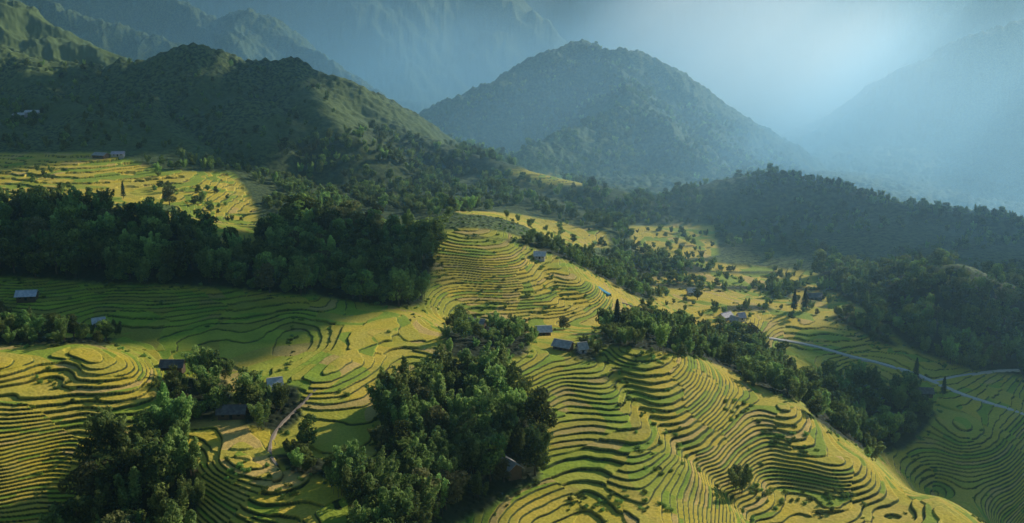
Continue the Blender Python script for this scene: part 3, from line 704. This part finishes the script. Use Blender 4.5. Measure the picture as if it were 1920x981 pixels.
HS = [
 (52,562,11,7,8,W_wood,R_blue,'farmhouse with a pale bluish white tin roof at the far left edge'),
 (130,622,9,6,-5,W_wood,R_grey,'grey roofed shed among trees below the shaded terraces'),
 (186,612,6,5,25,W_pale,R_white,'small whitish shed behind a bushy tree by the shaded terraces'),
 (325,695,11,6,0,W_wood,R_dark,'dark roofed shed on the corner of the golden bowl'),
 (436,782,12,7,4,W_wood,R_dark,'long dark roofed shed hidden in the trees by the footpath'),
 (516,730,6,5,20,W_pale,R_white,'small pale roof half hidden in the trees near the footpath'),
 (893,614,11,7,-18,W_wood,R_grey,'grey roofed house on the left of the hillside hamlet'),
 (1019,628,8.5,6,6,W_wood,R_white,'house with the bright white roof in the middle of the hamlet'),
 (1056,655,10,7,-28,W_wood,R_grey,'grey roofed house just below the bright white roof'),
 (1091,662,4.5,4,20,W_pale,R_grey,'tiny grey shed right of the grey roofed hamlet house'),
 (953,885,12,7,-58,W_wood,R_grey,'near grey roofed shed at the lower right edge of the big grove'),
 (1360,598,11,7,35,W_pale,R_pink,'largest of the pinkish village houses beside the golden strip'),
 (1378,606,8,6,-50,W_pale,R_grey,'pale house with a grey roof in front of the pinkish house'),
 (1389,600,6,5,20,W_pale,R_pink,'smallest pinkish village house beside the golden strip'),
 (1012,486,9,6,-5,W_pale,R_white,'small white shed on the crest of the upper terraces'),
 (1296,553,8,5,10,W_pale,R_white,'small white shed beside a round tree in the valley'),
 (1527,560,14,8,5,W_wood,R_dark,'dark roofed barn just behind the two pointed conifers'),
 (1728,742,13,7,-8,W_wood,R_dark,'dark roofed house in shade below the bend of the road'),
 (40,222,14,7,3,W_pale,R_white,'lower of the two white roofed houses on the far left hillside'),
 (63,216,15,7,3,W_pale,R_white,'upper of the two white roofed houses on the far left hillside'),
 (190,295,12,8,-20,W_wood,R_grey,'grey roofed house above the left golden fields'),
 (222,293,10,7,10,W_pale,R_pink,'pinkish house above the left golden fields'),
]
for h_ in HS: house(*h_[:7], h_[7])

# ------------------------------------------------------------------ roads and tracks
def strip(name, pxs, width, m, label=None, kind='structure', lift=.25):
    q = [hit(*p)[:2] for p in pxs]; pts = []
    for (x0, y0), (x1, y1) in zip(q[:-1], q[1:]):
        k = max(2, int(math.hypot(x1 - x0, y1 - y0) / 1.5))
        pts += [(x0 + (x1 - x0) * i / k, y0 + (y1 - y0) * i / k) for i in range(k)]
    pts.append(q[-1]); a = np.array(pts)
    for _ in range(6): a[1:-1] = (a[:-2] + a[1:-1] * 2 + a[2:]) / 4
    d = np.gradient(a, axis=0); d /= np.linalg.norm(d, axis=1, keepdims=True) + 1e-9; nn = np.stack([-d[:, 1], d[:, 0]], -1)
    hz = np.max([ground(a[:, 0] + nn[:, 0] * o, a[:, 1] + nn[:, 1] * o) for o in (-width / 2, 0, width / 2)], 0)
    hz = np.convolve(np.pad(hz, 4, mode='edge'), np.ones(9) / 9, 'valid') + lift
    v, f = [], []
    for (x, y), (nx, ny), z in zip(a, nn, hz):
        wv = width / 2 * RNG.uniform(.9, 1.1)
        v += [(x - nx * (wv + .8), y - ny * (wv + .8), z - 2), (x - nx * wv, y - ny * wv, z), (x + nx * wv, y + ny * wv, z), (x + nx * (wv + .8), y + ny * (wv + .8), z - 2)]
    for i in range(len(a) - 1):
        for j in range(3): f.append((i * 4 + j, i * 4 + j + 1, i * 4 + 5 + j, i * 4 + 4 + j))
    me = bpy.data.meshes.new(name); me.from_pydata(v, [], f); me.materials.append(m)
    o = link(name, me, kind=kind)
    if label: o['label'] = label
    return o
M_conc = wall_mat('pale_concrete', (.46, .42, .36), (.66, .61, .53)); M_dirt = wall_mat('dirt', (.20, .15, .10), (.38, .31, .24))
strip('road', [(1440,633),(1480,640),(1560,658),(1640,678),(1700,694),(1745,714),(1800,738),(1860,758),(1925,780),(2000,806)], 2.6, M_conc)
strip('track', [(1745,716),(1790,706),(1860,698),(1910,696)], 1.6, M_conc)
strip('footpath', [(592,728),(560,765),(530,792),(510,818),(503,850),(520,875)], .8, M_dirt)
strip('footpath', [(1158,563),(1185,575),(1215,584),(1260,594),(1300,601)], 1.6, M_dirt)
0 and strip('footpath', [(1072,934),(1110,943),(1170,942),(1225,932),(1262,922)], 1.0, M_conc)
M_tarp, _n, _b = mat('blue_tarpaulin', .5); _n.links.new(mixc(_n, noise(_n, .8), (.08, .35, .50), (.20, .55, .66)), _b.inputs['Base Color'])
tp = strip('tarpaulin', [(1121,538),(1132,548),(1144,557)], 1.8, M_tarp, 'long blue tarpaulin laid along the terrace crest', 'thing', .4); tp['category'] = 'tarpaulin'

# ------------------------------------------------------------------ unseen clouds added toward the sun to shade chosen ground
def shade_cloud(name, poly, s, r, label):
    q = np.array([hit(*p) if len(p) == 2 else w(*p) for p in poly]); vs_, fs_ = [], []
    x0, y0 = q[:, :2].min(0); x1, y1 = q[:, :2].max(0); z0 = q[:, 2].mean()
    rng = np.random.default_rng(int(s)); puffs = []
    for gx in np.arange(x0, x1 + r, r * .8):
        for gy in np.arange(y0, y1 + r, r * .8):
            if inpoly(np.array([gx]), np.array([gy]), [tuple(p[:2]) for p in q])[0]: puffs.append((gx + rng.uniform(-.3, .3) * r, gy + rng.uniform(-.3, .3) * r, z0 + rng.uniform(-.2, .2) * r, r * rng.uniform(.6, 1.05)))
    import bmesh
    bm = bmesh.new(); bmesh.ops.create_icosphere(bm, subdivisions=3, radius=1); base = np.array([v.co[:] for v in bm.verts]); bf = [[v.index for v in f.verts] for f in bm.faces]; bm.free()
    for (cx, cy_, cz, rr) in puffs:
        n_ = gnoise(base[:, 0] * 2 + cx, base[:, 1] * 2 + base[:, 2] * 1.7 + cy_, 5) * .25
        b_ = base * (1 + n_[:, None]) * rr * np.array([1, 1, .5]) + np.array([cx, cy_, cz]) + np.array(SUNV) * s
        o = len(vs_); vs_ += [tuple(p) for p in b_]; fs_ += [tuple(i + o for i in f) for f in bf]
    me = bpy.data.meshes.new(name); me.from_pydata(vs_, [], fs_); me.materials.append(M_shade_cloud)
    for p in me.polygons: p.use_smooth = True
    return link(name, me, kind='stuff', label=label)
M_shade_cloud, _n, _b = mat('shade_cloud_vapour', 1); _n.links.new(mixc(_n, noise(_n, .02), (.75, .77, .8), (.85, .86, .88)), _b.inputs['Base Color'])
SHADE_CLOUDS = [
 ([(1540,330,2600),(1620,330,2600),(1700,250,3400),(1600,250,3400)], 2600, 110, 'unseen clouds added to shade the far right mountain'),
 ([(740,880),(900,935),(935,960),(930,1050),(740,1050)], 1100, 16, 'small unseen clouds added to shade the ground below the central grove'),
 ([(-100,190),(150,200),(300,240),(330,285),(180,300),(-100,290)], 1800, 40, 'unseen clouds added to shade the lower left hills'),
 ([(330,130),(420,140),(520,230),(620,250),(560,300),(440,290),(360,210)], 1800, 34, 'unseen clouds added to shade the left hills'),
 ([(1500,640),(1480,700),(1600,800),(1720,900),(1850,1000),(2300,1000),(2300,700),(1900,700),(1700,690)], 1500, 26, 'unseen clouds added to shade the right valley'),
 ([(-300,455),(250,470),(700,470),(800,540),(650,590),(560,645),(330,650),(200,640),(-300,640)], 1300, 26, 'unseen clouds added to shade the left slope'),
 ([(1360,420),(1480,345),(1700,395),(1920,425),(2200,430),(2200,540),(1800,530),(1640,490),(1500,450)], 1700, 30, 'unseen clouds added to shade the right hillside'),
]
for c_ in SHADE_CLOUDS: shade_cloud('shade_cloud', *c_)

# ------------------------------------------------------------------ sky, sun, haze, camera
wd_ = bpy.data.worlds.new('World'); scene.world = wd_; wd_.use_nodes = True
wn = wd_.node_tree; bg = wn.nodes['Background']
sky = wn.nodes.new('ShaderNodeTexSky'); sky.sky_type = 'NISHITA'; sky.sun_disc = False
sky.sun_elevation = SUN_EL; sky.sun_rotation = SUN_AZ; sky.altitude = 1200; sky.air_density = 1.6; sky.dust_density = .4; sky.ozone_density = 4
wn.links.new(mixc(wn, 1.0, sky.outputs[0], (.72, .90, 1.0), 'MULTIPLY'), bg.inputs[0]); bg.inputs[1].default_value = .08
sd = bpy.data.lights.new('sun', 'SUN'); sd.energy = 5.0; sd.angle = math.radians(.6); sd.color = (1, .915, .77)
so = bpy.data.objects.new('sun', sd); COL.objects.link(so)
dirv = Vector((math.sin(SUN_AZ) * math.cos(SUN_EL), math.cos(SUN_AZ) * math.cos(SUN_EL), math.sin(SUN_EL)))
so.rotation_euler = dirv.to_track_quat('Z', 'Y').to_euler()

def box_mesh(name, x0, x1, y0, y1, z0, z1):
    v = [(x, y, z) for z in (z0, z1) for y in (y0, y1) for x in (x0, x1)]
    m = bpy.data.meshes.new(name); m.from_pydata(v, [], [(0, 2, 3, 1), (4, 5, 7, 6), (0, 1, 5, 4), (2, 6, 7, 3), (0, 4, 6, 2), (1, 3, 7, 5)]); return m
def vol_mat(name, dens, col, g):
    m = bpy.data.materials.new(name); m.use_nodes = True; t = m.node_tree; t.nodes.clear()
    o = t.nodes.new('ShaderNodeOutputMaterial'); s = t.nodes.new('ShaderNodeVolumeScatter')
    s.inputs['Color'].default_value = (*col, 1); s.inputs['Density'].default_value = dens; s.inputs['Anisotropy'].default_value = g
    t.links.new(s.outputs[0], o.inputs['Volume']); return m
def haze_mat():
    m = bpy.data.materials.new('valley_haze'); m.use_nodes = True; t = m.node_tree; t.nodes.clear()
    o = t.nodes.new('ShaderNodeOutputMaterial'); s = t.nodes.new('ShaderNodeVolumeScatter'); s.inputs['Anisotropy'].default_value = HAZE_G
    ab = t.nodes.new('ShaderNodeVolumeAbsorption'); ad = t.nodes.new('ShaderNodeAddShader'); t.links.new(s.outputs[0], ad.inputs[0]); t.links.new(ab.outputs[0], ad.inputs[1]); t.links.new(ad.outputs[0], o.inputs['Volume'])
    def mth(op, a, b=None, c=None):
        n_ = t.nodes.new('ShaderNodeMath'); n_.operation = op
        for i_, v_ in enumerate((a, b, c)):
            if v_ is None: continue
            if isinstance(v_, (int, float)): n_.inputs[i_].default_value = v_
            else: t.links.new(v_, n_.inputs[i_])
        return n_.outputs[0]
    def rmp(v_, a, b, c=0, d=1):
        r = N(t, 'ShaderNodeMapRange', interpolation_type='SMOOTHSTEP'); t.links.new(v_, r.inputs[0])
        for i_, q_ in zip((1, 2, 3, 4), (a, b, c, d)): r.inputs[i_].default_value = q_
        return r.outputs[0]
    pos = N(t, 'ShaderNodeNewGeometry').outputs['Position']; xyz = N(t, 'ShaderNodeSeparateXYZ'); t.links.new(pos, xyz.inputs[0])
    x_, y_, z_ = xyz.outputs
    dist = rmp(mth('MULTIPLY_ADD', x_, 1.0, y_), 350, 1350)
    alt = rmp(z_, 60, -230)
    # haze density streaked along the sun's rays to imitate light shafts
    mp = N(t, 'ShaderNodeMapping', vector_type='TEXTURE'); mp.inputs['Rotation'].default_value = Vector(SUNV).to_track_quat('Z', 'Y').to_euler(); mp.inputs['Scale'].default_value = (1, 1, 14)
    t.links.new(pos, mp.inputs['Vector'])
    st = rmp(noise(t, .0045, 2, mp.outputs[0]), .42, .62)
    # mist lying in the gap between the two mountains
    def blob(c, r):
        a_ = [mth('POWER', mth('ABSOLUTE', mth('DIVIDE', mth('SUBTRACT', q_, c_), r_)), 2) for q_, c_, r_ in zip((x_, y_, z_), c, r)]
        return rmp(mth('ADD', mth('ADD', a_[0], a_[1]), a_[2]), 1.0, .0)
    bl = mth('MAXIMUM', mth('MAXIMUM', blob((660, 3050, -80), (560, 1350, 400)), blob((650, 4700, 0), (1100, 800, 450))), mth('MULTIPLY', blob((700, 2500, -250), (600, 500, 230)), mth('MULTIPLY', st, .5)))
    mist = mth('MULTIPLY', bl, mth('MULTIPLY_ADD', st, .5, .6))
    dens = mth('MULTIPLY', mth('MULTIPLY', dist, alt), mth('MULTIPLY', rmp(x_, 520, 1150, 1, .28), mth('MULTIPLY_ADD', st, HAZE_FAR * .9, HAZE_FAR * .6)))
    left = mth('MULTIPLY', mth('MULTIPLY', rmp(y_, 1300, 2300), rmp(z_, 420, 60)), rmp(x_, 200, -500, 0, .00030))
    dens = mth('ADD', dens, left)
    dens = mth('ADD', mth('ADD', dens, HAZE_NEAR), mth('MULTIPLY', mist, MIST))
    t.links.new(dens, s.inputs['Density'])
    cm = N(t, 'ShaderNodeMix', data_type='RGBA'); cm.inputs[6].default_value = (.43, .76, 1, 1); cm.inputs[7].default_value = (.90, .97, 1, 1)
    t.links.new(mist, cm.inputs[0]); t.links.new(cm.outputs[2], s.inputs['Color']); t.links.new(cm.outputs[2], ab.inputs['Color']); t.links.new(dens, ab.inputs['Density'])
    return m
HAZE_G, HAZE_NEAR, HAZE_FAR, MIST = .65, .00010, .00075, .0009
hm = box_mesh('valley_haze', -4000, 5000, -300, 8500, -420, 420); hm.materials.append(haze_mat())
link('valley_haze', hm, kind='stuff')

cam = bpy.data.cameras.new('camera'); co = bpy.data.objects.new('camera', cam); COL.objects.link(co)
cam.sensor_width = 36; cam.lens = 36 * F / 1920; cam.clip_start = 1; cam.clip_end = 40000
co.rotation_euler = (math.radians(90) - PITCH, 0, 0)
scene.camera = co
scene.view_settings.view_transform = 'Standard'; scene.view_settings.look = 'None'; scene.view_settings.exposure = 0
cy = scene.cycles
cy.use_denoising = True; cy.max_bounces = 6; cy.diffuse_bounces = 2; cy.volume_bounces = 4; cy.transmission_bounces = 2; cy.transparent_max_bounces = 8
cy.sample_clamp_indirect = 10
